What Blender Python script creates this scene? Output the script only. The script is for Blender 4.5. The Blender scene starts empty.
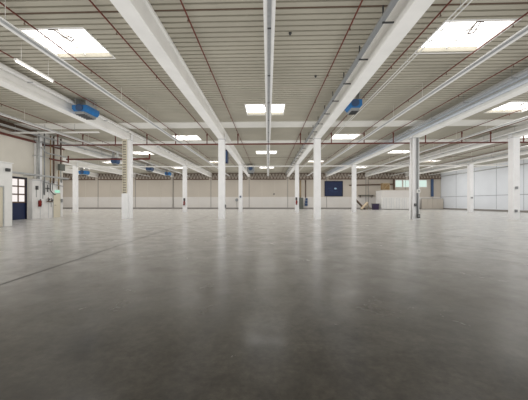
import bpy, math, random
from mathutils import Vector
random.seed(4)
S = bpy.context.scene
COL = S.collection
R = math.radians

# ------------------------------------------------------------------ helpers
class MB:
    """collects simple shapes, then links them as ONE mesh object"""
    def __init__(self): self.v = []; self.f = []; self.smooth = []
    def add(self, vs, fs, sm=False):
        n = len(self.v); self.v += [tuple(p) for p in vs]
        for f in fs: self.f.append([i + n for i in f]); self.smooth.append(sm)
        return self
    def box(self, x0, x1, y0, y1, z0, z1):
        vs = [(x, y, z) for x in (x0, x1) for y in (y0, y1) for z in (z0, z1)]
        return self.add(vs, [(0,1,3,2),(4,6,7,5),(0,4,5,1),(2,3,7,6),(0,2,6,4),(1,5,7,3)])
    def tube(self, a, b, r, n=10, r2=None):
        a = Vector(a); b = Vector(b); d = (b - a).normalized()
        u = d.cross(Vector((0,0,1)) if abs(d.z) < .9 else Vector((1,0,0))).normalized(); w = d.cross(u)
        r2 = r if r2 is None else r2; vs = []
        for p, q in ((a, r), (b, r2)):
            for i in range(n):
                t = 2*math.pi*i/n; vs.append(p + (u*math.cos(t) + w*math.sin(t))*q)
        self.add(vs, [(i, (i+1)%n, n+(i+1)%n, n+i) for i in range(n)], True)
        m = len(self.v) - 2*n
        self.f.append([m+i for i in range(n)][::-1]); self.smooth.append(False)
        self.f.append([m+n+i for i in range(n)]); self.smooth.append(False)
        return self
    def path(self, pts, r, n=8):
        for a, b in zip(pts, pts[1:]): self.tube(a, b, r, n)
        return self
    def prism(self, poly, axis, a, b):
        """extrude a closed 2-D outline along an axis ('x': (y,z), 'y': (x,z), 'z': (x,y))"""
        def P(p, t): return {'x': (t, p[0], p[1]), 'y': (p[0], t, p[1]), 'z': (p[0], p[1], t)}[axis]
        n = len(poly); vs = [P(p, a) for p in poly] + [P(p, b) for p in poly]
        return self.add(vs, [(i, (i+1)%n, n+(i+1)%n, n+i) for i in range(n)] + [tuple(range(n))[::-1], tuple(range(n, 2*n))])
    def build(self, name, mat, parent=None, bevel=0, origin=None):
        o_ = Vector(origin) if origin else Vector((0,0,0))
        me = bpy.data.meshes.new(name)
        me.from_pydata([tuple(Vector(p) - o_) for p in self.v], [], self.f)
        me.polygons.foreach_set('use_smooth', self.smooth)
        me.materials.append(mat)
        import bmesh
        bm = bmesh.new(); bm.from_mesh(me); bmesh.ops.recalc_face_normals(bm, faces=bm.faces); bm.to_mesh(me); bm.free()
        o = bpy.data.objects.new(name, me); COL.objects.link(o)
        o.location = o_
        if parent: o.parent = parent
        if bevel:
            m = o.modifiers.new('bevel', 'BEVEL'); m.width = bevel; m.segments = 2; m.limit_method = 'ANGLE'
        return o

def tag(o, label, cat, group=None, kind=None):
    o['label'] = label; o['category'] = cat
    if group: o['group'] = group
    if kind: o['kind'] = kind
    return o
def empty(name, loc, label, cat, group=None):
    o = bpy.data.objects.new(name, None); COL.objects.link(o); o.location = loc; o.empty_display_size = .3
    return tag(o, label, cat, group)
def copy_thing(root, loc, label, group=None):
    def rec(o, p):
        c = o.copy(); COL.objects.link(c)
        if p: c.parent = p
        for ch in list(o.children): rec(ch, c)
        return c
    r = rec(root, None); r.location = loc; r['label'] = label
    if group: r['group'] = group
    return r
def struct(o): o['kind'] = 'structure'; return o

# ------------------------------------------------------------------ materials
def mat(name, col, rough=.6, metal=0, var=0, scale=2.0, bump=0, bscale=30, spec=.5, coords='Object', stretch=None):
    m = bpy.data.materials.new(name); m.use_nodes = True
    nt = m.node_tree; N = nt.nodes; L = nt.links; b = N['Principled BSDF']
    b.inputs['Roughness'].default_value = rough; b.inputs['Metallic'].default_value = metal
    b.inputs['Specular IOR Level'].default_value = spec
    b.inputs['Base Color'].default_value = (*col, 1)
    if var or bump:
        g = N.new('ShaderNodeNewGeometry'); mp = N.new('ShaderNodeMapping')
        L.new(g.outputs['Position'], mp.inputs['Vector'])
        if stretch: mp.inputs['Scale'].default_value = stretch
        if var:
            n = N.new('ShaderNodeTexNoise'); n.inputs['Scale'].default_value = scale; n.inputs['Detail'].default_value = 6
            L.new(mp.outputs[0], n.inputs['Vector'])
            r = N.new('ShaderNodeValToRGB')
            r.color_ramp.elements[0].position = .3; r.color_ramp.elements[1].position = .7
            r.color_ramp.elements[0].color = (*[c*(1-var) for c in col], 1)
            r.color_ramp.elements[1].color = (*[min(1, c*(1+var)) for c in col], 1)
            L.new(n.outputs['Fac'], r.inputs[0]); L.new(r.outputs[0], b.inputs['Base Color'])
        if bump:
            n2 = N.new('ShaderNodeTexNoise'); n2.inputs['Scale'].default_value = bscale
            L.new(mp.outputs[0], n2.inputs['Vector'])
            bp = N.new('ShaderNodeBump'); bp.inputs['Strength'].default_value = bump; bp.inputs['Distance'].default_value = .01
            L.new(n2.outputs['Fac'], bp.inputs['Height']); L.new(bp.outputs[0], b.inputs['Normal'])
    return m
def emit(name, col, s):
    m = bpy.data.materials.new(name); m.use_nodes = True; nt = m.node_tree
    nt.nodes.clear(); e = nt.nodes.new('ShaderNodeEmission'); o = nt.nodes.new('ShaderNodeOutputMaterial')
    e.inputs[0].default_value = (*col, 1); e.inputs[1].default_value = s; nt.links.new(e.outputs[0], o.inputs[0])
    return m

M = dict(
    deck=mat('deck_sheet', (.425, .395, .32), .45, 0, .08, .6, spec=.4),
    deck_flat=mat('deck_flat', (.74, .72, .66), .5, 0, .05, 1.5),
    white=mat('white_paint', (.80, .785, .75), .5, 0, .04, 3),
    beam=mat('beam_paint', (.85, .83, .785), .5, 0, .05, 1.2),
    column=mat('column_paint', (.91, .90, .89), .45, 0, .03, 2.5),
    grey=mat('grey_metal', (.34, .35, .35), .4, .3),
    galv=mat('galvanised', (.55, .56, .56), .38, .5, .1, 8),
    silver=mat('silver_pipe', (.66, .70, .75), .35, .15, .05, 8),
    darkgrey=mat('dark_metal', (.07, .07, .07), .5),
    red=mat('sprinkler_red', (.15, .042, .03), .45),
    brown=mat('brown_steel', (.13, .085, .06), .6),
    blue=mat('heater_blue', (.03, .17, .42), .4, 0, .08, 6),
    bluedark=mat('heater_navy', (.05, .09, .18), .45),
    navy=mat('navy_panel', (.014, .024, .07), .35, 0, .15, 2),
    navyd=mat('navy_frame', (.01, .012, .03), .45),
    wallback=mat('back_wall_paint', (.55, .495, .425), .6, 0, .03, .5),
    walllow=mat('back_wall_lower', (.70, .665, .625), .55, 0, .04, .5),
    wallleft=mat('left_wall_paint', (.66, .62, .54), .65, 0, .05, .8),
    wallright=mat('right_wall_panel', (.82, .845, .88), .5, 0, .03, .4),
    seam=mat('panel_seam', (.30, .28, .26), .6),
    seam2=mat('panel_seam_light', (.42, .43, .46), .6),
    hut=mat('hut_paint', (.74, .72, .69), .55, 0, .06, 2),
    cream=mat('cream_door', (.66, .60, .47), .5),
    tan=mat('tan_pipe', (.36, .27, .16), .5),
    greengrey=mat('junction_green', (.13, .14, .12), .5),
    wood=mat('wood', (.26, .17, .08), .6, 0, .2, 5, stretch=(1, 8, 1)),
    woodpale=mat('pale_wood', (.62, .50, .35), .6, 0, .1, 5),
    extred=mat('extinguisher_red', (.22, .02, .015), .3),
    purple=mat('dark_purple_plastic', (.045, .03, .07), .4),
    glasswhite=emit('daylit_pane', (.93, .97, 1.0), 3.2),
    glassgreen=emit('daylit_window', (.72, .88, .80), .95),
    gatepane=emit('daylit_gate_pane', (1.0, .93, .90), 1.0),
    tube=emit('tube_glow', (1.0, .97, .92), 2.5),
    mark=mat('pale_mark', (.35, .50, .62), .5),
    signgreen=emit('exit_sign_glow', (.45, .95, .70), .9),
)
SKY_L = 4.0
def sky_pane():
    m = emit('milky_skylight', (1.0, .985, .955), SKY_L)
    return m
M['sky'] = sky_pane()

def floor_mat():
    m = bpy.data.materials.new('polished_concrete'); m.use_nodes = True
    nt = m.node_tree; N = nt.nodes; L = nt.links; b = N['Principled BSDF']
    g = N.new('ShaderNodeNewGeometry'); P = g.outputs['Position']
    def noise(s, d=6, r=.6, sc=None, dist=0):
        n = N.new('ShaderNodeTexNoise'); n.inputs['Scale'].default_value = s; n.inputs['Detail'].default_value = d
        n.inputs['Roughness'].default_value = r; n.inputs['Distortion'].default_value = dist
        if sc:
            mp = N.new('ShaderNodeMapping'); mp.inputs['Scale'].default_value = sc; L.new(P, mp.inputs[0]); L.new(mp.outputs[0], n.inputs['Vector'])
        else: L.new(P, n.inputs['Vector'])
        return n.outputs['Fac']
    def ramp(x, a, b_, c0, c1):
        r = N.new('ShaderNodeValToRGB'); r.color_ramp.elements[0].position = a; r.color_ramp.elements[1].position = b_
        r.color_ramp.elements[0].color = (*c0, 1); r.color_ramp.elements[1].color = (*c1, 1); L.new(x, r.inputs[0]); return r.outputs[0]
    def mix(a, b_, f, mode='MULTIPLY'):
        x = N.new('ShaderNodeMix'); x.data_type = 'RGBA'; x.blend_type = mode
        if isinstance(f, float): x.inputs[0].default_value = f
        else: L.new(f, x.inputs[0])
        L.new(a, x.inputs[6]); L.new(b_, x.inputs[7]); return x.outputs[2]
    def math_(op, a, b_=None):
        x = N.new('ShaderNodeMath'); x.operation = op
        for i, q in enumerate((a, b_)):
            if q is None: continue
            if isinstance(q, (int, float)): x.inputs[i].default_value = q
            else: L.new(q, x.inputs[i])
        return x.outputs[0]
    base = ramp(noise(.35, 8, .65, None, .6), .3, .7, (.017, .014, .010), (.040, .036, .030))
    fine = ramp(noise(2.2, 10, .7, None, .4), .3, .72, (.45, .45, .45), (1.5, 1.5, 1.5))
    speck = ramp(noise(14, 8, .75), .33, .7, (.55, .55, .55), (1.45, 1.45, 1.45))
    c = mix(mix(base, fine, 1.0), speck, 1.0)
    # hairline crazing
    v = N.new('ShaderNodeTexVoronoi'); v.feature = 'DISTANCE_TO_EDGE'; v.inputs['Scale'].default_value = 1.9
    dn = N.new('ShaderNodeTexNoise'); dn.inputs['Scale'].default_value = 2.0; dn.inputs['Detail'].default_value = 5
    L.new(P, dn.inputs['Vector'])
    dm = N.new('ShaderNodeMix'); dm.data_type = 'RGBA'; dm.blend_type = 'ADD'; dm.inputs[0].default_value = .5
    L.new(P, dm.inputs[6]); L.new(dn.outputs['Color'], dm.inputs[7]); L.new(dm.outputs[2], v.inputs['Vector'])
    crack = ramp(v.outputs['Distance'], .0, .012, (.25, .25, .25), (1, 1, 1))
    cm = ramp(noise(.5, 3), .48, .62, (0, 0, 0), (.8, .8, .8))
    c = mix(c, crack, cm)
    crackf = mixv = N.new('ShaderNodeMix'); crackf.data_type = 'RGBA'; crackf.blend_type = 'MULTIPLY'; L.new(cm, crackf.inputs[0]); crackf.inputs[6].default_value = (1, 1, 1, 1); L.new(crack, crackf.inputs[7]); crackf = crackf.outputs[2]
    # construction joint running away from the camera, saw-cut
    sp = N.new('ShaderNodeSeparateXYZ'); L.new(P, sp.inputs[0]); X, Y = sp.outputs[0], sp.outputs[1]
    wob = math_('MULTIPLY', math_('SUBTRACT', noise(1.3, 4), .5), .05)
    d = math_('ABSOLUTE', math_('ADD', math_('ADD', math_('ADD', X, math_('MULTIPLY', Y, .0643)), 3.93), wob))
    j = ramp(d, .014, .034, (.15, .14, .13), (1, 1, 1))
    L.new(math_('MULTIPLY', j, math_('MULTIPLY', crackf, 1.0)), b.inputs['Coat Weight'])
    c = mix(c, j, 1.0)
    L.new(c, b.inputs['Base Color'])
    rr = N.new('ShaderNodeMapRange'); rr.inputs[1].default_value = .3; rr.inputs[2].default_value = .7
    rr.inputs[3].default_value = .30; rr.inputs[4].default_value = .5
    L.new(noise(1.1, 9, .7, None, .5), rr.inputs[0]); L.new(rr.outputs[0], b.inputs['Roughness'])
    bp = N.new('ShaderNodeBump'); bp.inputs['Strength'].default_value = .12; bp.inputs['Distance'].default_value = .005
    L.new(noise(5, 8, .6), bp.inputs['Height']); L.new(bp.outputs[0], b.inputs['Normal'])
    b.inputs['IOR'].default_value = 1.5; b.inputs['Specular IOR Level'].default_value = 0.12; b.inputs['Coat Weight'].default_value = 1.0; b.inputs['Sheen Roughness'].default_value = .27; b.inputs['Sheen Tint'].default_value = (1, .965, .90, 1)
    sh = N.new('ShaderNodeMapRange'); sh.inputs[1].default_value = .32; sh.inputs[2].default_value = .68; sh.inputs[3].default_value = .22; sh.inputs[4].default_value = .54
    L.new(noise(1.7, 10, .72, None, .5), sh.inputs[0]); L.new(math_('MULTIPLY', sh.outputs[0], j), b.inputs['Sheen Weight'])
    cr = N.new('ShaderNodeMapRange'); cr.inputs[1].default_value = .3; cr.inputs[2].default_value = .7; cr.inputs[3].default_value = .15; cr.inputs[4].default_value = .30; L.new(noise(.9, 9, .75, None, .8), cr.inputs[0]); L.new(cr.outputs[0], b.inputs['Coat Roughness']); b.inputs['Coat IOR'].default_value = 1.45; L.new(bp.outputs[0], b.inputs['Coat Normal'])
    return m
M['floor'] = floor_mat()

# ------------------------------------------------------------------ setting
YF, YB, XL, XE, XR, ZD = -14.0, 55.5, -18.66, -42.0, 33.0, 7.0
struct(MB().box(XE-.3, XR+.3, YF-10, YB+.3, -.3, 0).build('floor', M['floor']))

# skylight openings: (cx, cy, half width, half depth)
SKY = []
for y in (17.6, 32.6, 46.9, 2.2): SKY.append((-.17, y, 1.15, .98))
for y in (10.1, 25.0, 40.3, -5.0):
    SKY.append((-7.15, y, 1.1, .95)); SKY.append((6.72, y, 1.12, .95))
for y in (17.6, 32.6, 46.9, 2.2):
    if y > 30: SKY.append((-14.6, y, 1.12, .95))
    SKY.append((14.9, y, 1.12, .95))
for y in (25.0, 40.3): SKY.append((22.4, y, 1.12, .95))
for y in (32.6, 46.9): SKY.append((-29.8, y, 1.12, .95)); SKY.append((29.6, y, 1.12, .95))
for y in (40.3,): SKY.append((-22.3, y, 1.12, .95))

deck = MB(); pitch = .28
nrib = int((YB - YF) / pitch) + 1
for k in range(nrib):
    y = YF + k * pitch; yc = y + pitch / 2
    x0a = XL - .2 if y < 25.4 else XE
    cuts = sorted((cx - hw, cx + hw) for cx, cy, hw, hd in SKY if abs(yc - cy) < hd)
    xs = [x0a]
    for a, b in cuts: xs += [a, b]
    xs.append(XR)
    flat = 20.1 < yc < 21.5
    prof = [(0, ZD+.15), (.022, ZD+.15), (.042, ZD), (.238, ZD), (.258, ZD+.15), (pitch, ZD+.15)]
    if flat: prof = [(0, ZD), (pitch, ZD)]
    for a, b in zip(xs[::2], xs[1::2]):
        vs = [(xx, y + p, z) for xx in (a, b) for p, z in prof]; n = len(prof)
        deck.add(vs, [(i, i+1, n+i+1, n+i) for i in range(n-1)])
struct(deck.build('ceiling', M['deck']))
jp = MB().box(XL, XR, 20.06, 21.56, ZD-.05, ZD-.001)
struct(jp.build('trim_1', M['deck_flat']))
struct(MB().box(XL, XR, 26.2, 27.3, ZD-.04, ZD-.001).build('trim_4', M['deck_flat']))
# sheet laps, thin flashings every ~15 m
for n_, y in enumerate((8.35, 36.2)):
    struct(MB().box(XL, XR, y, y+.03, ZD-.02, ZD-.001).build('trim_%d' % (n_+2), M['brown']))

# walls
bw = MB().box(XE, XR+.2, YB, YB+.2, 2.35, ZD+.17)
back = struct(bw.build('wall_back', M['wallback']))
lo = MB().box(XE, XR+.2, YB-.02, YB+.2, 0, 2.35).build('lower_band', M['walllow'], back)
sm = MB()
for x in [-3.64 + 7.5*i for i in range(-5, 5)]: sm.box(x-.05, x+.05, YB-.04, YB, .25, ZD)
sm.build('panel_joint', M['seam'], back)
sm = MB()
for x in [-3.64 + 2.5*i for i in range(-15, 15) if i % 3]: sm.box(x-.02, x+.02, YB-.03, YB, .25, 5.5)
sm.build('fine_joint', M['wallleft'], back)
struct(MB().box(XE, XR, YB-.1, YB-.021, 0, .28).build('baseboard_back', M['seam']))
struct(MB().box(XL-.2, XL, YF, 18.85, 0, ZD+.17).box(XL-.2, XL, 21.5, 22.19, 0, ZD+.17).box(XL-.2, XL, 22.71, 25.4, 0, ZD+.17).box(XL-.2, XL, 18.85, 21.5, 3.2, ZD+.17).build('wall_left', M['wallleft']))
struct(MB().box(XE, XL-.2, 25.2, 25.4, 0, ZD+.17).build('wall_recess', M['wallleft']))
struct(MB().box(XE-.2, XE, 25.2, YB+.2, 0, ZD+.17).build('wall_far_left', M['wallback']))
rw = struct(MB().box(XR, XR+.2, YF, YB, 0, ZD+.17).build('wall_right', M['wallright']))
s_ = MB()
for i in range(-3, 12):
    y = 7.0 + 4.4*i
    if y < YB: s_.box(XR-.02, XR, y-.025, y+.025, .3, ZD)
s_.box(XR-.03, XR, YF, YB, 2.28, 2.36)
s_.build('panel_joint', M['seam2'], rw)
struct(MB().box(XR-.06, XR, YF, YB-.1, 0, .25).build('baseboard_right', M['seam']))

# gate in the left wall
def gate():
    g = MB(); y0, y1, z1 = 18.85, 21.5, 3.2
    fr = struct(g.box(XL-.15, XL+.03, y0, y0+.1, 0, z1).box(XL-.15, XL+.03, y1-.1, y1, 0, z1).box(XL-.15, XL+.03, y0+.1, y1-.1, z1-.1, z1).build('door_1', M['navyd']))
    MB().box(XL-.1, XL-.04, y0+.1, y1-.1, 0, 1.3).build('lower_panel', M['navy'], fr)
    w = MB(); n = 4; py = (y1-y0-.2)/n; pz = (z1-.1-1.3)/3
    bars = MB()
    for i in range(n+1): yy = y0+.1+i*py; bars.box(XL-.1, XL-.02, yy-.035, yy+.035, 1.3, z1-.1)
    for k in range(4): zz = 1.3+k*pz; bars.box(XL-.1, XL-.021, y0+.1, y1-.1, zz-.05, zz+.05)
    bars.build('glazing_bar', M['brown'], fr)
    for i in range(n):
        for k in range(3):
            MB().box(XL-.08, XL-.07, y0+.13+i*py, y0+.07+(i+1)*py, 1.33+k*pz, 1.27+(k+1)*pz).build('window_pane', M['gatepane'], fr)
gate()

# windows in the back wall
for n_, (x0, x1) in enumerate(((24.4, 25.75), (25.9, 27.2), (28.7, 30.4))):
    w = struct(MB().box(x0, x1, YB-.06, YB-.01, 4.15, 4.25).box(x0, x1, YB-.06, YB-.01, 5.5, 5.6).box(x0, x0+.08, YB-.06, YB-.01, 4.25, 5.5).box(x1-.08, x1, YB-.06, YB-.01, 4.25, 5.5).build('window_%d' % (n_+1), M['white']))
    MB().box(x0+.08, x1-.08, YB-.04, YB-.03, 4.25, 5.5).build('window_pane', M['glassgreen'], w)

# ------------------------------------------------------------------ skylights
def place_words(x, y):
    lane = {-30: 'outer left bay', -22: 'third bay left of aisle', -15: 'second bay left of the aisle', -7: 'bay left of the aisle', 0: 'centre aisle', 7: 'bay right of the aisle',
            15: 'second bay right of the aisle', 22: 'third bay right of the aisle', 30: 'bay along the right wall'}
    k = min(lane, key=lambda q: abs(q - x)); return lane[k]
def depth_words(y):
    return ('behind the viewpoint' if y < 0 else 'above the viewpoint' if y < 5 else 'nearest the viewpoint' if y < 12 else 'before the first columns' if y < 22 else 'past the first columns' if y < 28
            else 'before the second columns' if y < 36 else 'past the second columns' if y < 43 else 'close to the back wall')
def make_skylight(cx, cy, hw, hd):
    t = empty('skylight', (cx, cy, ZD), 'x', 'skylight', 'roof skylights')
    f = MB(); z0, z1, w = -.012, .2, .04
    f.box(-hw-w, hw+w, -hd-w-.03, -hd, z0, z1).box(-hw-w, hw+w, hd, hd+w+.03, z0, z1).box(-hw-w, -hw, -hd, hd, z0, z1).box(hw, hw+w, -hd, hd, z0, z1)
    f.build('curb', M['white'], t)
    b = MB()
    for i in (-1/3, 1/3): b.box(-hw, hw, i*hd*1-.02, i*hd+.02, z1-.12, z1-.07)
    b.box(-.02, .02, -hd, hd, z1-.12, z1-.071)
    b.build('glazing_bar', M['white'], t)
    MB().box(-hw, hw, -hd, hd, z1-.05, z1-.03).build('dome_pane', M['sky'], t)
    op = MB().box(-.12, .12, -hd+.01, -hd+.09, .0, .1).tube((-.05, -hd+.06, .08), (.12, -.1, z1-.13), .022).tube((.05, -hd+.06, .08), (.28, -.2, z1-.13), .018).tube((.12, -.1, z1-.13), (.28, -.2, z1-.13), .022)
    op.build('opener', M['brown'], t)
    return t
for i, (cx, cy, hw, hd) in enumerate(SKY):
    t = make_skylight(cx, cy, hw, hd)
    t['label'] = 'bright white roof skylight, %s, %s' % (depth_words(cy), place_words(cx, cy))

# ------------------------------------------------------------------ columns
lane_name = {-26.14: 'fourth line left of the aisle', -18.64: 'third line left of the aisle', -11.14: 'second line left of the aisle', -3.64: 'line on the left of the aisle',
             3.86: 'line on the right of the aisle', 11.36: 'second line right of the aisle', 18.86: 'third line right of the aisle', 26.36: 'fourth line right of the aisle', -33.64: 'outermost left line'}
def column(X, Y, row, h=6.25, w=.5):
    t = empty('column', (X, Y + w/2, 0), 'square white column in the %s row, on the %s' % (row, lane_name[X]), 'column', 'white hall columns')
    a = w/2; c = .025
    oc = [(-a+c,-a),(a-c,-a),(a,-a+c),(a,a-c),(a-c,a),(-a+c,a),(-a,a-c),(-a,-a+c)]
    MB().prism(oc, 'z', 0, h-.02).build('shaft', M['column'], t)
    MB().box(-a-.03, a+.03, -a-.03, a+.03, h-.02, h).build('bearing_plate', M['grey'], t)
    for s in (-1, 1):
        b = MB(); b.box(s*(a+.005) if s > 0 else s*(a+.045), s*(a+.045) if s > 0 else s*(a+.005), -.16, .16, h, h+.45)
        b.build('fork_bracket', M['column'], t)
    return t
RA, RB = 22.2, 37.7
for X in (-18.64, -11.14, -3.64, 3.86, 11.36, 18.86): column(X, RA, 'nearer')
for X in (-26.14, -18.64, -11.14, -3.64, 3.86, 11.36, 18.86, 26.36): column(X, RB, 'farther')

# ------------------------------------------------------------------ roof beams
def beam(X, y0, y1):
    h0, h1, w = 6.25, 7.0, .25
    t = empty('roof_beam', (X, y0, h0), 'long pale concrete roof beam over the %s' % lane_name[X], 'beam', 'roof beams along the hall')
    L_ = y1 - y0
    prof = [(-w+.02, 0), (w-.02, 0), (w, .02), (w, .17), (w-.045, .2), (w-.045, .62), (w+.02, .66), (w+.02, .745), (-w-.02, .745), (-w-.02, .66), (-w+.045, .62), (-w+.045, .2), (-w, .17), (-w, .02)]
    MB().prism(prof, 'y', 0, L_).build('girder', M['beam'], t)
    return t
for X in (-26.14, -33.64): beam(X, 25.5, YB-.1) if X in lane_name else None
beam(-18.64, 22.2, YB-.1)
for X in (-11.14, -3.64, 3.86, 11.36, 18.86, 26.36): beam(X, YF, YB-.1)
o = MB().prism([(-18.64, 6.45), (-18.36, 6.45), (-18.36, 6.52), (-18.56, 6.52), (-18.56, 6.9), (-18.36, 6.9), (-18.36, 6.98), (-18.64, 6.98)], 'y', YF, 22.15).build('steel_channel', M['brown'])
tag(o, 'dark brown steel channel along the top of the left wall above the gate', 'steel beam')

# transverse tie beams at the two column rows
def tie(Y, nm, x0, x1):
    t = empty('tie_beam', (0, Y, 6.02), 'thin pale tie beam crossing the hall between the column tops of the %s row' % nm, 'beam')
    XS = [x for x in sorted(lane_name) if x0 < x < x1]
    ends = [x0] + XS + [x1]
    for a, b in zip(ends, ends[1:]):
        MB().box(a+.25, b-.25, -.1, .1, .02, .15).build('tie_segment', M['beam'], t)
tie(RB+.25, 'farther', XE+.3, XR-.1)

# lattice truss in front of the back wall
t = empty('lattice_truss', (0, YB-.6, 5.75), 'dark brown steel lattice truss running along the top of the back wall', 'truss')
for a, b in zip([XE+.3]+[-33.64,-26.14,-18.64,-11.14,-3.64,3.86,11.36,18.86,26.36], [-33.64,-26.14,-18.64,-11.14,-3.64,3.86,11.36,18.86,26.36]+[XR]):
    tr = MB(); a += .3; b -= .3
    tr.box(a, b, -.06, .06, -.09, .1).box(a, b, -.06, .06, 1.05, 1.15)
    n = 11; dx = (b-a)/n
    for i in range(n):
        x = a+i*dx; tr.tube((x, 0, .05), (x+dx/2, 0, 1.1), .05, 6).tube((x+dx/2, 0, 1.1), (x+dx, 0, .05), .05, 6)
    tr.build('truss_bay', M['brown'], t)

# ------------------------------------------------------------------ light trunking
def repeat(mb, name, m, parent, ys):
    first = None
    for y in ys:
        if first is None: first = mb.build(name, M[m], parent); o = first
        else: o = first.copy(); COL.objects.link(o); o.parent = parent
        o.location = (0, y, 0)
def frange(a, b, d):
    out = []
    while a < b: out.append(a); a += d
    return out
def trunking(X, y0, y1, label, z=6.2):
    t = empty('light_trunking', (X, y0, z), label, 'ceiling light', 'suspended light trunking')
    L_ = y1-y0
    MB().prism([(-.05, 0), (.05, 0), (.05, .08), (-.05, .08)], 'y', 0, L_).build('spine', M['galv'], t)
    for s in (-1, 1):
        MB().prism([(s*.05, .02), (s*.15, -.012), (s*.155, .0), (s*.055, .05)], 'y', 0, L_).build('reflector', M['white'], t)
    repeat(MB().box(-.052, .052, 0, .06, -.012, 0), 'coupler', 'darkgrey', t, frange(2.0, L_, 3.0) if X == .04 else [4.0])
    y = 1.2
    while y < L_:
        if not any(abs(X-cx) < hw+.1 and abs(y0+y-cy) < hd+.15 for cx, cy, hw, hd in SKY):
            MB().tube((0, y, .08), (0, y, ZD-z-.002), .008, 6).build('hanger_rod', M['white'], t)
        y += 3.1
    return t
TR = ((.04, 'centre aisle'), (-7.2, 'bay just left of the aisle'), (7.35, 'bay just right of the aisle'), (14.95, 'second bay right of the aisle'), (-14.8, 'second bay left of the aisle'), (22.6, 'third bay right of the aisle'))
for X, w in TR: trunking(X, -6, 53.5, 'long white suspended light trunking down the %s' % w)
trunking(-22.4, 26.5, 53.5, 'white light trunking over the far bay beyond the pipework hut')

# the lit tube lamp at the upper left
t = empty('tube_lamp', (-8.75, 9.6, 6.2), 'lit fluorescent tube lamp hanging on two rods beside the left beam', 'lamp')
MB().box(-.05, .05, 0, 1.75, .03, .09).build('housing', M['white'], t)
MB().tube((0, .03, 0), (0, 1.72, 0), .022).build('glowing_tube', M['tube'], t)
for y in (.25, 1.5): MB().tube((0, y, .09), (0, y, ZD-6.2), .007, 6).build('hanger_rod', M['white'], t)

# ------------------------------------------------------------------ sprinkler pipes
BR = [-17.2, -15.1, -12.4, -9.8, -7.45, -4.9, -2.4, 2.6, 5.05, 7.62, 9.9, 12.4, 15.2, 17.4, 19.9, 22.4, 24.9, 28.0]
YM, ZM, ZR = RA+.62, 5.97, 6.86
t = empty('sprinkler_main', (0, YM, ZM), 'dark red sprinkler main pipe crossing the hall at the nearer columns', 'pipe')
MB().tube((XL+.05, 0, 0), (28.4, 0, 0), .055, 12).build('main_pipe', M['red'], t)
for x in BR:
    MB().tube((x, 0, .03), (x, 0, ZR-ZM-.05), .04, 8).tube((x, 0, ZR-ZM-.2), (x, 0, ZR-ZM-.05), .06, 8).build('riser', M['red'], t)
words_ = ['outermost left', 'seventh to the left', 'sixth to the left', 'fifth to the left', 'fourth to the left', 'second to the left', 'first to the left', 'first to the right', 'second to the right', 'third to the right', 'fourth to the right', 'fifth to the right', 'sixth to the right',
          'seventh to the right', 'eighth to the right', 'ninth to the right', 'tenth to the right', 'outermost right']
words_[5] = 'second to the left'; words_[4] = 'third to the left'; words_[3] = 'fourth to the left'; words_[2] = 'fifth to the left'; words_[1] = 'sixth to the left'
for x, w in zip(BR, words_):
    t = empty('sprinkler_branch', (x, 0, ZR), 'thin dark red sprinkler pipe under the roof, %s of the centre trunking' % w, 'pipe', 'sprinkler branch pipes')
    MB().tube((0, YF+1, 0), (0, 52.5, 0), .024, 8).build('branch_pipe', M['red'], t)
    hm = None
    for k in range(17):
        y = -4.7 + k*3.3 + (.6 if BR.index(x) % 2 else 0)
        if y > 52: continue
        if hm is None:
            hm = MB().tube((0, 0, -.02), (0, 0, -.1), .012, 6).tube((0, 0, -.1), (0, 0, -.112), .03, 8).build('sprinkler_head', M['brown'], t); hm.location = (0, y, 0)
        else:
            c = hm.copy(); COL.objects.link(c); c.parent = t; c.location = (0, y, 0)
# second, lower red run at the left with up-stand
o = MB().path([(-19.9, 27.6, 5.55), (-11.6, 27.6, 5.55), (-11.6, 27.6, 6.1)], .08, 10).build('sprinkler_main', M['red'])
tag(o, 'short lower dark red pipe run behind the left column, turned up at its end', 'pipe')
o = MB().tube((-18.5, YF+1, 6.1), (-18.5, 25.3, 6.1), .085, 10).build('wall_pipe', M['red'])
tag(o, 'dark red pipe running along the upper left wall', 'pipe')

# transverse conduit tray at upper left with light end
t = empty('cable_tray', (-15, 20.1, 6.3), 'pale cable tray crossing the left bay under the roof', 'cable tray')
MB().box(-3.7, 2.9, -.09, .09, 0, .03).box(-3.7, 2.9, -.09, -.07, .03, .08).build('tray', M['white'], t)
for x in (-3.3, -1.1, 1.1): MB().tube((x, 0, .03), (x, 0, .68), .012, 6).build('hanger_rod', M['grey'], t)

# gutter-like pipes and trays along the beams
def long_pipe(name, x, z, r, m, label, y0=-8, y1=53, brackets=None, cat='pipe'):
    t = empty(name, (x, 0, z), label, cat)
    MB().tube((0, y0, 0), (0, y1, 0), r, 14).build('pipe_run', M[m], t)
    if brackets:
        repeat(MB().box(min(0, brackets), max(0, brackets), 0, .04, -r-.04, -r).box(-.02, .02, 0, .04, -r-.04, r+.3), 'bracket', 'darkgrey', t, frange(4.0, y1, 2.1))
long_pipe('duct_pipe', 3.28, 6.52, .085, 'grey', 'grey pipe on brackets along the inner face of the right aisle beam', brackets=.3)
t = empty('conduit_pair', (5.3, 0, 6.62), 'pair of thin white conduits running beside the right blue heater', 'conduit', None)
for x in (-.07, .07): MB().tube((x, -6, 0), (x, 53, 0), .018, 6).build('conduit', M['white'], t)
repeat(MB().box(-.1, .1, 0, .03, .018, .03).tube((0, .015, .03), (0, .015, .377), .006, 6), 'hanger', 'galv', t, frange(-4, 52, 3))
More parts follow.
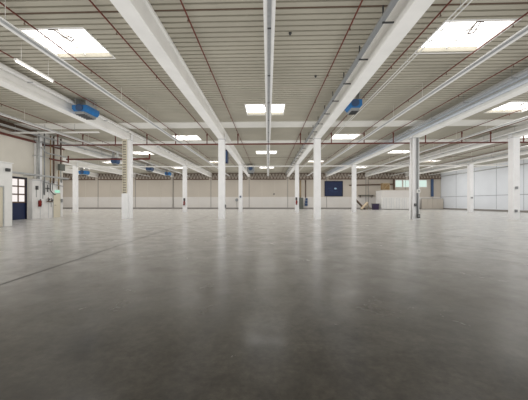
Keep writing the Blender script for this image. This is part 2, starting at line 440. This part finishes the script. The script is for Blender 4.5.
def tray(x, z, w, label, y0=-6, y1=53, m='galv'):
    t = empty('cable_tray', (x, 0, z), label, 'cable tray')
    MB().prism([(-w/2, .1), (-w/2, 0), (w/2, 0), (w/2, .1), (w/2-.01, .1), (w/2-.01, .012), (-w/2+.01, .012), (-w/2+.01, .1)], 'y', y0, y1).build('tray', M[m], t)
    repeat(MB().box(-w/2-.02, w/2+.02, 0, .04, -.03, 0).tube((-w/2-.012, .02, -.02), (-w/2-.012, .02, ZD-z-.002), .008, 6), 'support', 'grey', t, frange(y0+.5, y1, 3))
long_pipe('duct_pipe', 10.98, 6.47, .09, 'silver', 'lower silver pipe along the second beam right of the aisle')
long_pipe('duct_pipe', 10.99, 6.72, .075, 'silver', 'upper silver pipe along the second beam right of the aisle')
tray(10.55, 6.62, .22, 'narrow tray beside the silver pipes on the second beam right of the aisle')
tray(18.3, 6.45, .3, 'grey cable tray along the third beam right of the aisle')
long_pipe('duct_pipe', 17.9, 6.42, .05, 'white', 'white pipe along the third beam right of the aisle')
tray(25.8, 6.45, .3, 'grey cable tray along the fourth beam right of the aisle')
tray(-10.7, 6.72, .2, 'narrow pale tray along the top of the second beam left of the aisle', m='white')
tray(-17.97, 6.5, .24, 'grey cable tray along the third beam left of the aisle')
long_pipe('duct_pipe', 31.5, 6.0, .08, 'galv', 'silver pipe high along the right wall')
long_pipe('duct_pipe', 29.5, 6.3, .06, 'white', 'white pipe under the roof in the bay along the right wall')

# ------------------------------------------------------------------ unit heaters
def heater(x, y, z, label, m='blue', sx=.85, sy=1.0, sz=.5, side=1):
    t = empty('unit_heater', (x, y, z), label, 'heater')
    a, b, c = sx/2, sy/2, sz
    MB().prism([(-a, .16), (-a+.12, 0), (a-.12, 0), (a, .16), (a, c), (-a, c)], 'y', -b, b).build('casing', M[m], t, bevel=.02)
    MB().box(-a+.16, a-.16, -b-.01, b-.08, -.13, 0).build('outlet_frame', M['grey'], t)
    l = MB()
    for k in range(5): yy = -b+.08+k*(2*b-.3)/4; l.box(-a+.18, a-.18, yy, yy+.03, -.17, -.11)
    l.build('louvre', M['darkgrey'], t)
    MB().tube((0, -b, c*.58), (0, -b-.04, c*.58), min(a, c)*.55, 20).build('fan_ring', M['bluedark'], t)
    for s in (-1, 1): MB().box(s*a*.7-.02, s*a*.7+.02, -b+.1, b-.1, c, ZD-z+.0).build('hanger_strap', M['galv'], t)
heater(-10.2, 15.7, 6.22, 'blue unit heater hanging beside the second beam left of the aisle', sy=1.15, sz=.36)
heater(4.5, 15.2, 6.16, 'blue unit heater hanging on the right side of the right aisle beam', sx=.72, sy=.8, sz=.45)
heater(-17.4, 41.5, 5.95, 'small dark blue heater on the left, nearer of the far pair', 'bluedark')
heater(-17.4, 49.2, 6.0, 'small blue heater on the left, closest to the back wall')
heater(-17.0, 31.3, 5.6, 'dark heater hanging below the red pipe run on the left', 'bluedark', .7, .7, .6)
heater(-27.6, 42.0, 5.5, 'bright blue heater far left above the recess behind the hut', sx=1.1)
heater(-2.55, 42.5, 5.75, 'grey fan heater beside the far end of the left aisle beam', 'grey', 1.1, 1.2, .95)
t = empty('air_curtain', (-4.35, 29.5, 5.35), 'tall navy blower hung behind the nearer column left of the aisle', 'heater')
MB().box(-.22, .22, -.4, .4, 0, 1.35).build('casing', M['navy'], t, bevel=.03)
MB().box(-.18, .18, -.42, -.4, .1, 1.2).build('grille', M['bluedark'], t)
MB().box(-.02, .02, -.3, .3, 1.35, ZD-5.35).build('hanger_strap', M['galv'], t)

# ------------------------------------------------------------------ hut with pipework at the left
hx, hy0, hy1, hz = -18.3, 21.6, 24.9, 3.12
t = empty('pipework_hut', (hx, hy0, 0), 'white panelled service hut built against the left wall', 'hut')
hut = t
def HB(name, m, b, parent=hut, bevel=0):
    o = b.build(name, M[m], parent, bevel)
    return o
HB('front_panel', 'hut', MB().box(-.07, 0, 0, hy1-hy0, 0, hz))
HB('side_panel', 'hut', MB().box(-.36, -.07, 0, .06, 0, hz))
HB('side_panel', 'hut', MB().box(-.36, -.07, hy1-hy0-.06, hy1-hy0, 0, hz))
HB('roof_panel', 'hut', MB().box(-.36, -.07, .06, .55, hz-.06, hz).box(-.36, -.07, 1.15, hy1-hy0-.06, hz-.06, hz))
HB('panel_joint', 'seam2', MB().box(0, .01, .75, .77, 0, hz).box(0, .01, 1.6, 1.62, 0, hz).box(0, .012, 0, hy1-hy0, hz-.1, hz-.07))
d = HB('door', 'cream', MB().box(0, .04, 2.15, 2.95, 0, 2.05))
MB().box(.0, .03, 2.1, 2.15, 0, 2.1).box(0, .03, 2.95, 3.0, 0, 2.1).box(0, .03, 2.15, 2.95, 2.05, 2.1).build('door_frame', M['galv'], d)
MB().tube((.04, 2.27, 1.05), (.09, 2.27, 1.05), .015).tube((.09, 2.27, 1.05), (.09, 2.4, 1.05), .012).build('door_handle', M['darkgrey'], d)
o = MB().box(hx+.01, hx+.06, hy0+2.35, hy0+2.85, 2.14, 2.34).build('exit_sign', M['signgreen'])
tag(o, 'pale green lit exit sign over the hut door', 'sign')
for y_, z_, h_, w_ in ((.35, 1.7, .9, .03), (1.0, 1.6, 1.3, .04), (2.05, 2.3, .7, .05), (1.9, .9, .5, .03)):
    HB('cable_strip', 'grey', MB().box(0, .03, y_, y_+w_, z_, z_+h_))
HB('control_box', 'darkgrey', MB().box(0, .1, .3, .48, 2.3, 2.6))
HB('control_box', 'grey', MB().box(0, .1, 3.02, 3.2, 1.3, 1.6))
# fire extinguisher
t = empty('fire_extinguisher', (hx+.12, hy0+.62, .95), 'red fire extinguisher on the service hut wall', 'fire extinguisher')
MB().tube((0, 0, 0), (0, 0, .45), .09, 16).tube((0, 0, .45), (0, 0, .52), .09, 16, .03).build('cylinder', M['extred'], t)
MB().box(-.03, .03, -.02, .02, .52, .58).box(-.02, .02, -.02, .12, .58, .6).build('valve', M['darkgrey'], t)
MB().path([(0, .03, .55), (.03, .12, .5), (.04, .13, .2), (.02, .1, .08)], .014, 8).build('hose', M['darkgrey'], t)
MB().box(-.13, -.1, -.06, .06, .0, .5).build('bracket', M['extred'], t)
# pipes on the hut face and above it
def pipe_thing(name, pts, r, m, label, cat='pipe'):
    o = MB().path(pts, r, 10).build(name, M[m]); tag(o, label, cat); return o
X0 = hx+.08
pipe_thing('riser_pipe', [(X0, 22.7, 1.9), (X0, 22.7, ZD-.1)], .05, 'grey', 'dark grey riser pipe down the middle of the hut face')
pipe_thing('riser_pipe', [(X0, 22.15, 3.15), (X0, 22.15, ZD-.1)], .06, 'galv', 'silver pipe rising from the near end of the hut roof')
pipe_thing('riser_pipe', [(X0, 23.35, 2.9), (X0, 23.35, ZD-.1)], .045, 'tan', 'tan pipe rising above the hut, nearer of two')
pipe_thing('riser_pipe', [(X0, 23.7, 2.9), (X0, 23.7, ZD-.1)], .07, 'brown', 'brown pipe rising above the hut beside the tan one')
pipe_thing('riser_pipe', [(X0, 24.3, 2.4), (X0, 24.3, 4.1)], .05, 'tan', 'tan pipe under the green junction box')
pipe_thing('riser_pipe', [(X0, 24.55, 4.65), (X0, 24.55, ZD-.1)], .06, 'brown', 'brown pipe going up from the green junction box')
pipe_thing('elbow_pipe', [(X0+.02, 23.3, 2.85), (X0+.02, 23.3, 2.3), (X0+.14, 23.5, 2.0), (X0+.14, 23.75, 1.95)], .04, 'darkgrey', 'black bent hose on the hut face beside its door')
pipe_thing('elbow_pipe', [(X0+.12, 22.4, 2.95), (X0+.12, 24.7, 2.7)], .03, 'grey', 'thin grey pipe slanting along the top of the hut face')
pipe_thing('elbow_pipe', [(X0+.16, 22.15, 5.7), (X0+.3, 22.6, 5.3), (X0+.3, 24.7, 5.3)], .05, 'galv', 'silver bent pipe high above the hut')
pipe_thing('elbow_pipe', [(X0+.2, 23.0, 4.9), (X0+.2, 25.2, 4.9), (X0+.2, 25.2, 5.5)], .06, 'red', 'red bent pipe above the hut')
t = empty('valve_station', (hx+.0, 23.05, 1.35), 'dark cluster of pipe valves on the hut face', 'valve')
MB().tube((.1, -.1, 0), (.1, .5, 0), .04).tube((.1, .05, 0), (.1, .05, .35), .04).tube((.1, .4, 0), (.1, .4, .3), .035).build('pipework', M['brown'], t)
MB().tube((.14, .05, .18), (.2, .05, .18), .09, 14).tube((.14, .4, .12), (.2, .4, .12), .08, 14).build('handwheel', M['darkgrey'], t)
t = empty('valve_station', (hx+.0, 22.9, 2.35), 'small dark valve group higher on the hut face', 'valve')
MB().tube((.1, .1, -.2), (.1, .1, .4), .03).tube((.1, -.1, .1), (.1, .3, .1), .03).build('pipework', M['darkgrey'], t)
MB().tube((.13, .1, .1), (.18, .1, .1), .07, 14).build('handwheel', M['darkgrey'], t)
o = MB().box(hx+.0, hx+.25, 24.25, 24.85, 4.1, 4.65).build('junction_box', M['greengrey'], bevel=.02)
tag(o, 'grey-green junction box on pipes above the hut', 'box')
# supports for the junction box and pipes
t = empty('pipe_rack', (hx, 23.4, 5.0), 'galvanised bracket rack holding the pipes above the hut', 'rack')
MB().box(-.08, 0, -1.4, 1.4, 0, .05).box(-.08, 0, -1.4, 1.4, 1.1, 1.15).box(-.36, -.08, -1.4, -1.3, 0, .05).box(-.36, -.08, 1.3, 1.4, 0, .05).box(-.36, -.08, -1.4, -1.3, 1.1, 1.15).box(-.36, -.08, 1.3, 1.4, 1.1, 1.15).box(-.075, -.005, -1.35, -1.28, -1.88, 1.1).box(-.075, -.005, 1.28, 1.35, -1.88, 1.1).build('rack_frame', M['galv'], t)
# tray along the top of the gate and hut
t = empty('cable_tray', (hx, 0, 3.35), 'grey cable tray over the gate and the service hut', 'cable tray')
MB().box(.17, .5, 15.5, 25.0, 0, .03).box(.47, .5, 15.5, 25.0, .03, .12).build('tray', M['galv'], t)
MB().tube((.25, 15.5, .065), (.25, 25.0, .065), .03).tube((.38, 15.5, .065), (.38, 25.0, .065), .03).build('cables', M['darkgrey'], t)
for y in (16.2, 18.6, 21.2): MB().box(-.36, .5, y, y+.05, -.05, 0).build('bracket', M['grey'], t)
MB().box(0, .5, 24.72, 24.77, -.05, 0).box(0, .03, 24.72, 24.77, -.3, -.05).build('bracket', M['grey'], t)
# white office box at the left edge
t = empty('office_box', (-14.0, 8.0, 0), 'plain white office cabin at the left edge in front of the gate', 'cabin')
MB().box(-3.6, 0, 0, 7.2, 0, 3.4).build('cabin_walls', M['white'], t, bevel=.015)
MB().box(-3.64, .04, -.04, 7.24, 3.4, 3.46).build('roof_edge', M['white'], t)
d = MB().box(.0, .03, 5.75, 6.6, .02, 2.1).build('door', M['cream'], t)
MB().box(0, .05, 5.68, 5.75, 0, 2.17).box(0, .05, 6.6, 6.67, 0, 2.17).box(0, .05, 5.75, 6.6, 2.1, 2.17).build('door_frame', M['galv'], d)
o = MB().box(-13.99, -13.85, 14.75, 14.95, 2.95, 3.12).build('wall_lamp', M['darkgrey'], bevel=.02)
tag(o, 'small dark lamp on the corner of the white office cabin', 'lamp')

# ------------------------------------------------------------------ fittings on columns
t = empty('cable_ladder', (-11.14-.13, RA-.09, 0), 'pale cable ladder climbing the front of the second left column', 'cable ladder')
MB().box(-.17, -.13, -.03, .03, 2.0, 6.3).box(.13, .17, -.03, .03, 2.0, 6.3).build('rail', M['cream'], t)
r_ = MB(); z = 2.05
while z < 6.25: r_.box(-.13, .13, -.02, .02, z, z+.04); z += .2
r_.build('rungs', M['darkgrey'], t)
MB().box(-.12, .12, .03, .05, 2.0, 6.3).build('backing', M['cream'], t)
MB().box(-.2, .26, -.1, .08, 0, 2.0).build('cover_box', M['column'], t, bevel=.01)

pipe_thing('column_pipe', [(11.36+.05, RA-.1, .15), (11.36+.05, RA-.1, 6.2)], .075, 'grey', 'dark grey drain pipe down the front of the second right column')
pipe_thing('column_pipe', [(11.36-.31, RA+.1, .0), (11.36-.31, RA+.1, 6.2)], .04, 'white', 'thin white pipe on the aisle side of the second right column')
def switchbox(x, y, z, w, h, m, label, name='switch_box', cat='box', d_=.1):
    t = empty(name, (x, y, z), label, cat)
    MB().box(-w/2, w/2, -d_, 0, -h/2, h/2).build('case', M[m], t, bevel=.008)
    MB().box(-w*.28, w*.28, -d_-.015, -d_, -h*.15, h*.22).build('front_plate', M['grey'], t)
switchbox(11.36+.05, RA-.19, 2.15, .24, .26, 'white', 'white box on the grey pipe of the second right column')
switchbox(11.36-.1, RA, 1.1, .14, .2, 'darkgrey', 'small black box low on the second right column')
switchbox(18.86-.05, RA, 2.4, .16, .2, 'grey', 'small grey switch box on the outermost near right column, upper one')
switchbox(18.86-.08, RA, .65, .16, .2, 'grey', 'small grey socket box near the foot of the outermost near right column')
switchbox(-3.64+.3, RA+.28, 1.0, .09, .24, 'darkgrey', 'small black box on the aisle side of the near left aisle column')
switchbox(-3.64+.02, RB, 2.05, .2, .24, 'bluedark', 'blue sign plate on the far left aisle column')
switchbox(26.36, RB, 1.9, .2, .2, 'grey', 'small grey box on the fourth right column of the farther row')
def ext(x, y, z, label):
    t = empty('fire_extinguisher', (x, y, z), label, 'fire extinguisher')
    MB().tube((0, 0, 0), (0, 0, .5), .1, 16).tube((0, 0, .5), (0, 0, .58), .1, 16, .03).build('cylinder', M['extred'], t)
    MB().box(-.03, .03, -.03, .03, .58, .66).box(-.02, .12, -.02, .02, .66, .68).path([(.03, 0, .62), (.13, 0, .5), (.14, 0, .15)], .016, 8).build('valve', M['darkgrey'], t)
    MB().box(-.05, .05, .09, .12, .05, .55).box(-.12, .12, .1, .12, .6, .95).build('back_plate', M['darkgrey'], t)
ext(-11.14+.0, RB-.13, .9, 'fire extinguisher on the second left column of the farther row')
ext(3.86-.1, RB-.13, 1.0, 'fire extinguisher on the far right aisle column beside the electrical cabinets')
switchbox(11.36+.05, RA-.19, .25, .22, .3, 'darkgrey', 'dark clamp box at the foot of the grey pipe on the second right column')

# ------------------------------------------------------------------ back wall things
t = empty('wall_board', (12.7, YB-.12, 2.55), 'large dark navy board with a small pale mark on the back wall', 'board')
MB().box(-1.65, 1.65, .0, .08, 0, 2.75).build('panel', M['navy'], t)
MB().box(-1.75, -1.65, -.04, .08, -.1, 2.85).box(1.65, 1.75, -.04, .08, -.1, 2.85).box(-1.65, 1.65, -.04, .08, 2.75, 2.85).box(-1.65, 1.65, -.04, .08, -.1, 0).build('frame', M['navyd'], t)
ml = MB()
for k in range(12):
    a0, a1 = k*math.pi/6, (k+1)*math.pi/6
    ml.add([(.33, -.012, 1.4), (.33+.26*math.cos(a0), -.012, 1.4+.17*math.sin(a0)), (.33+.26*math.cos(a1), -.012, 1.4+.17*math.sin(a1))], [(0, 1, 2)])
ml.build('emblem', M['mark'], t)
MB().box(-.8, -.1, -.012, -.002, 1.05, 1.11).box(-1.1, -.5, -.012, -.002, 1.45, 1.5).box(-.5, .8, -.012, -.002, .75, .79).build('line_marks', M['bluedark'], t)

def cabinet(x, w, h, z0, m, label, doors=2, d_=.4):
    t = empty('electrical_cabinet', (x, YB-.1, z0), label, 'cabinet')
    MB().box(-w/2, w/2, -d_, 0, 0, h).build('body', M[m], t, bevel=.01)
    for k in range(doors):
        a = -w/2+.02+k*(w-.04)/doors
        dd = MB().box(a+.01, a+(w-.04)/doors-.01, -d_-.02, -d_, .05, h-.04).build('door', M[m], t)
        MB().box(a+.06, a+.09, -d_-.05, -d_-.02, h*.45, h*.6).build('handle', M['darkgrey'], dd)
cabinet(6.42, .8, 2.2, .0, 'greengrey', 'tall grey electrical cabinet against the back wall')
t = empty('fuse_box', (7.4, YB-.02, .6), 'dark fuse box of stacked cases on the back wall', 'fuse box')
for k in range(3): MB().box(-.28+.08*k, .28, -.2, 0, k*.52, k*.52+.46).build('switch_case', M['bluedark'], t)
pipe_thing('wall_conduit', [(6.3, YB-.15, 2.2), (6.3, YB-.15, 5.6)], .14, 'tan', 'wide tan cable duct above the grey electrical cabinet')
pipe_thing('wall_conduit', [(7.3, YB-.15, 2.2), (7.3, YB-.15, 5.6)], .09, 'brown', 'dark conduit above the dark switch panel')
pipe_thing('wall_conduit', [(-18.6, YB-.12, 0.3), (-18.6, YB-.12, 5.6)], .07, 'seam', 'thin dark downpipe on the back wall left of the farther column')
t = empty('pedestal_fan', (-6.0, YB-.5, 0), 'small grey pedestal fan beside the far left aisle column', 'fan')
MB().tube((0, 0, 0), (0, 0, .05), .25, 16).build('base', M['darkgrey'], t)
MB().tube((0, 0, .05), (0, 0, 1.6), .03).build('pole', M['grey'], t)
MB().tube((.0, -.12, 1.75), (0, .02, 1.75), .3, 18).build('fan_cage', M['grey'], t)
MB().tube((0, .02, 1.75), (0, .2, 1.75), .08, 12).build('motor', M['darkgrey'], t)
switchbox(1.2, YB-.03, 2.9, .22, .3, 'darkgrey', 'small dark box in the middle of the back wall', d_=.12)
# hut-like white block on the right
t = empty('storage_block', (22.5, 50.2, 0), 'long white storage cabin with slatted doors in the back right corner', 'cabin')
MB().box(-2.75, 2.9, 0, 2.6, 0, 3.35).build('cabin_walls', M['white'], t)
MB().box(-2.8, 2.95, -.05, 2.6, 3.35, 3.45).build('roof_edge', M['wallback'], t)
MB().box(-2.75, 2.9, -.03, 0, 2.15, 3.3).build('upper_band', M['walllow'], t)
for k in range(5):
    x = -2.7+k*1.11
    dd = MB().box(x, x+1.05, -.05, 0, .15, 2.1).build('door', M['white'], t)
    sl = MB()
    for j in range(1, 4): sl.box(x+j*.27-.015, x+j*.27+.015, -.065, -.05, .2, 2.05)
    sl.build('slat_line', M['seam2'], dd)
MB().box(-2.7, 2.85, -.02, 0, 0, .15).build('plinth', M['seam'], t)
t = empty('wooden_crate', (20.7, 51.0, 3.45), 'brown wooden crate on the roof of the white storage cabin', 'crate')
MB().box(-.6, .6, -.45, .45, 0, 1.2).build('crate_body', M['wood'], t)
MB().box(-.63, -.5, -.48, -.45, 0, 1.2).box(.5, .63, -.48, -.45, 0, 1.2).box(-.5, .5, -.48, -.45, 0, .12).box(-.5, .5, -.48, -.45, 1.08, 1.2).prism([(-.5, .12), (-.36, .12), (.5, 1.08), (.36, 1.08)], 'y', -.47, -.45).build('battens', M['tan'], t)
o = MB().box(24.0, 24.25, YB-.35, YB-.11, 0, 5.7).build('steel_post', M['brown'])
tag(o, 'dark brown steel post left of the back windows', 'post')
# storage bin
t = empty('plastic_crate', (18.95, 50.9, 0), 'dark purple plastic bin left of the white storage cabin', 'bin')
MB().prism([(-.45, 0), (.45, 0), (.52, 1.0), (-.52, 1.0)], 'y', -.4, .4).build('bin_body', M['purple'], t)
MB().box(-.56, .56, -.44, .44, 1.0, 1.08).build('rim', M['darkgrey'], t)
# leaning table and boards
t = empty('work_trestle', (16.9, 50.0, 0), 'pale wooden trestle with slanting legs in the back right corner', 'trestle')
MB().prism([(-.75, .2), (-.6, .1), (.45, 1.25), (.3, 1.35)], 'y', -.4, .4).build('slanted_top', M['woodpale'], t)
MB().tube((-.7, -.3, 0), (.3, -.3, 1.25), .05).tube((-.7, .3, 0), (.3, .3, 1.25), .05).tube((.25, -.3, 0), (.25, -.3, 1.2), .05).tube((.25, .3, 0), (.25, .3, 1.2), .05).tube((.9, 0, 0), (.35, 0, 1.2), .05).build('leg', M['tan'], t)
o = MB().prism([(15.4, 1.9), (15.55, 1.98), (17.3, .12), (17.15, .0)], 'y', 50.9, 51.6).build('leaning_board', M['brown'])
tag(o, 'dark board leaning across behind the pale trestle', 'board')
pipe_thing('air_duct', [(15.6, YB-.4, 4.55), (24.0, YB-.4, 4.75)], .12, 'brown', 'dark horizontal duct along the back wall above the storage cabin')
pipe_thing('wall_conduit', [(19.3, YB-.1, 0.3), (19.3, YB-.1, 5.6)], .05, 'seam', 'thin conduit on the back wall behind the purple bin')
t = empty('wall_shelf', (19.0, YB, 2.6), 'dark wall shelf left of the white storage cabin', 'shelf')
MB().box(-1.6, 1.3, -.6, 0, 0, .08).build('board', M['greengrey'], t)
MB().prism([(-.55, 0), (0, 0), (0, -.5)], 'x', -1.3, -1.25).prism([(-.55, 0), (0, 0), (0, -.5)], 'x', .95, 1.0).build('bracket', M['brown'], t)
# blue pipe, mesh fence
o = MB().box(31.1, 31.5, YB-.35, YB-.05, 2.4, 5.7).build('blue_duct', M['bluedark'])
tag(o, 'tall dark blue duct in the back right corner', 'duct')
t = empty('barrier_panels', (32.0, YB-1.2, 0), 'row of low beige barrier panels in the back right corner', 'barrier')
for k in range(4):
    x = -3.2+k*1.0
    p = MB().box(x, x+.96, 0, .06, .08, 1.95).build('panel', M['wallback'], t)
MB().box(-3.25, .8, .06, .1, 1.9, 2.02).box(-3.25, -3.2, .0, .1, 0, 1.9).box(.76, .8, .0, .1, 0, 1.9).build('rail', M['seam'], t)
# post against the far right wall (cable guard)
pipe_thing('wall_conduit', [(XR-.12, 30.0, 2.4), (XR-.12, 30.0, 6.6)], .04, 'seam2', 'thin grey conduit dropping down the right wall')

# small smoke detectors
for x, y, w in ((.75, 9.6, 'nearest the viewpoint'), (2.15, 12.9, 'midway to the first column row')):
    o = MB().tube((x, y, ZD), (x, y, ZD-.04), .05, 14).tube((x, y, ZD-.04), (x, y, ZD-.08), .035, 14, .03).build('smoke_detector', M['darkgrey'])
    tag(o, 'small dark smoke detector under the aisle roof, %s' % w, 'smoke detector')

# ------------------------------------------------------------------ light
w = bpy.data.worlds.new('sky'); S.world = w; w.use_nodes = True
bg = w.node_tree.nodes['Background']; bg.inputs[0].default_value = (.93, .96, 1.0, 1); bg.inputs[1].default_value = 1.1

S.world.light_settings.ao_factor = .72
S.world.light_settings.distance = 6.0
S.cycles.use_fast_gi = True
S.cycles.fast_gi_method = 'ADD'

# ------------------------------------------------------------------ camera
cam = bpy.data.cameras.new('camera'); co = bpy.data.objects.new('camera', cam); COL.objects.link(co)
co.location = (0, 0, 1.3); co.rotation_euler = (R(90), 0, .031)
cam.sensor_width = 36; cam.lens = 36*285/528; cam.shift_x = 5/528; cam.shift_y = 2.3/528; cam.clip_end = 300
S.camera = co
S.view_settings.view_transform = 'Standard'; S.view_settings.look = 'None'; S.view_settings.gamma = 1
S.view_settings.exposure = 0.0
S.cycles.use_denoising = True
S.cycles.max_bounces = 8; S.cycles.diffuse_bounces = 6; S.cycles.sample_clamp_indirect = 8
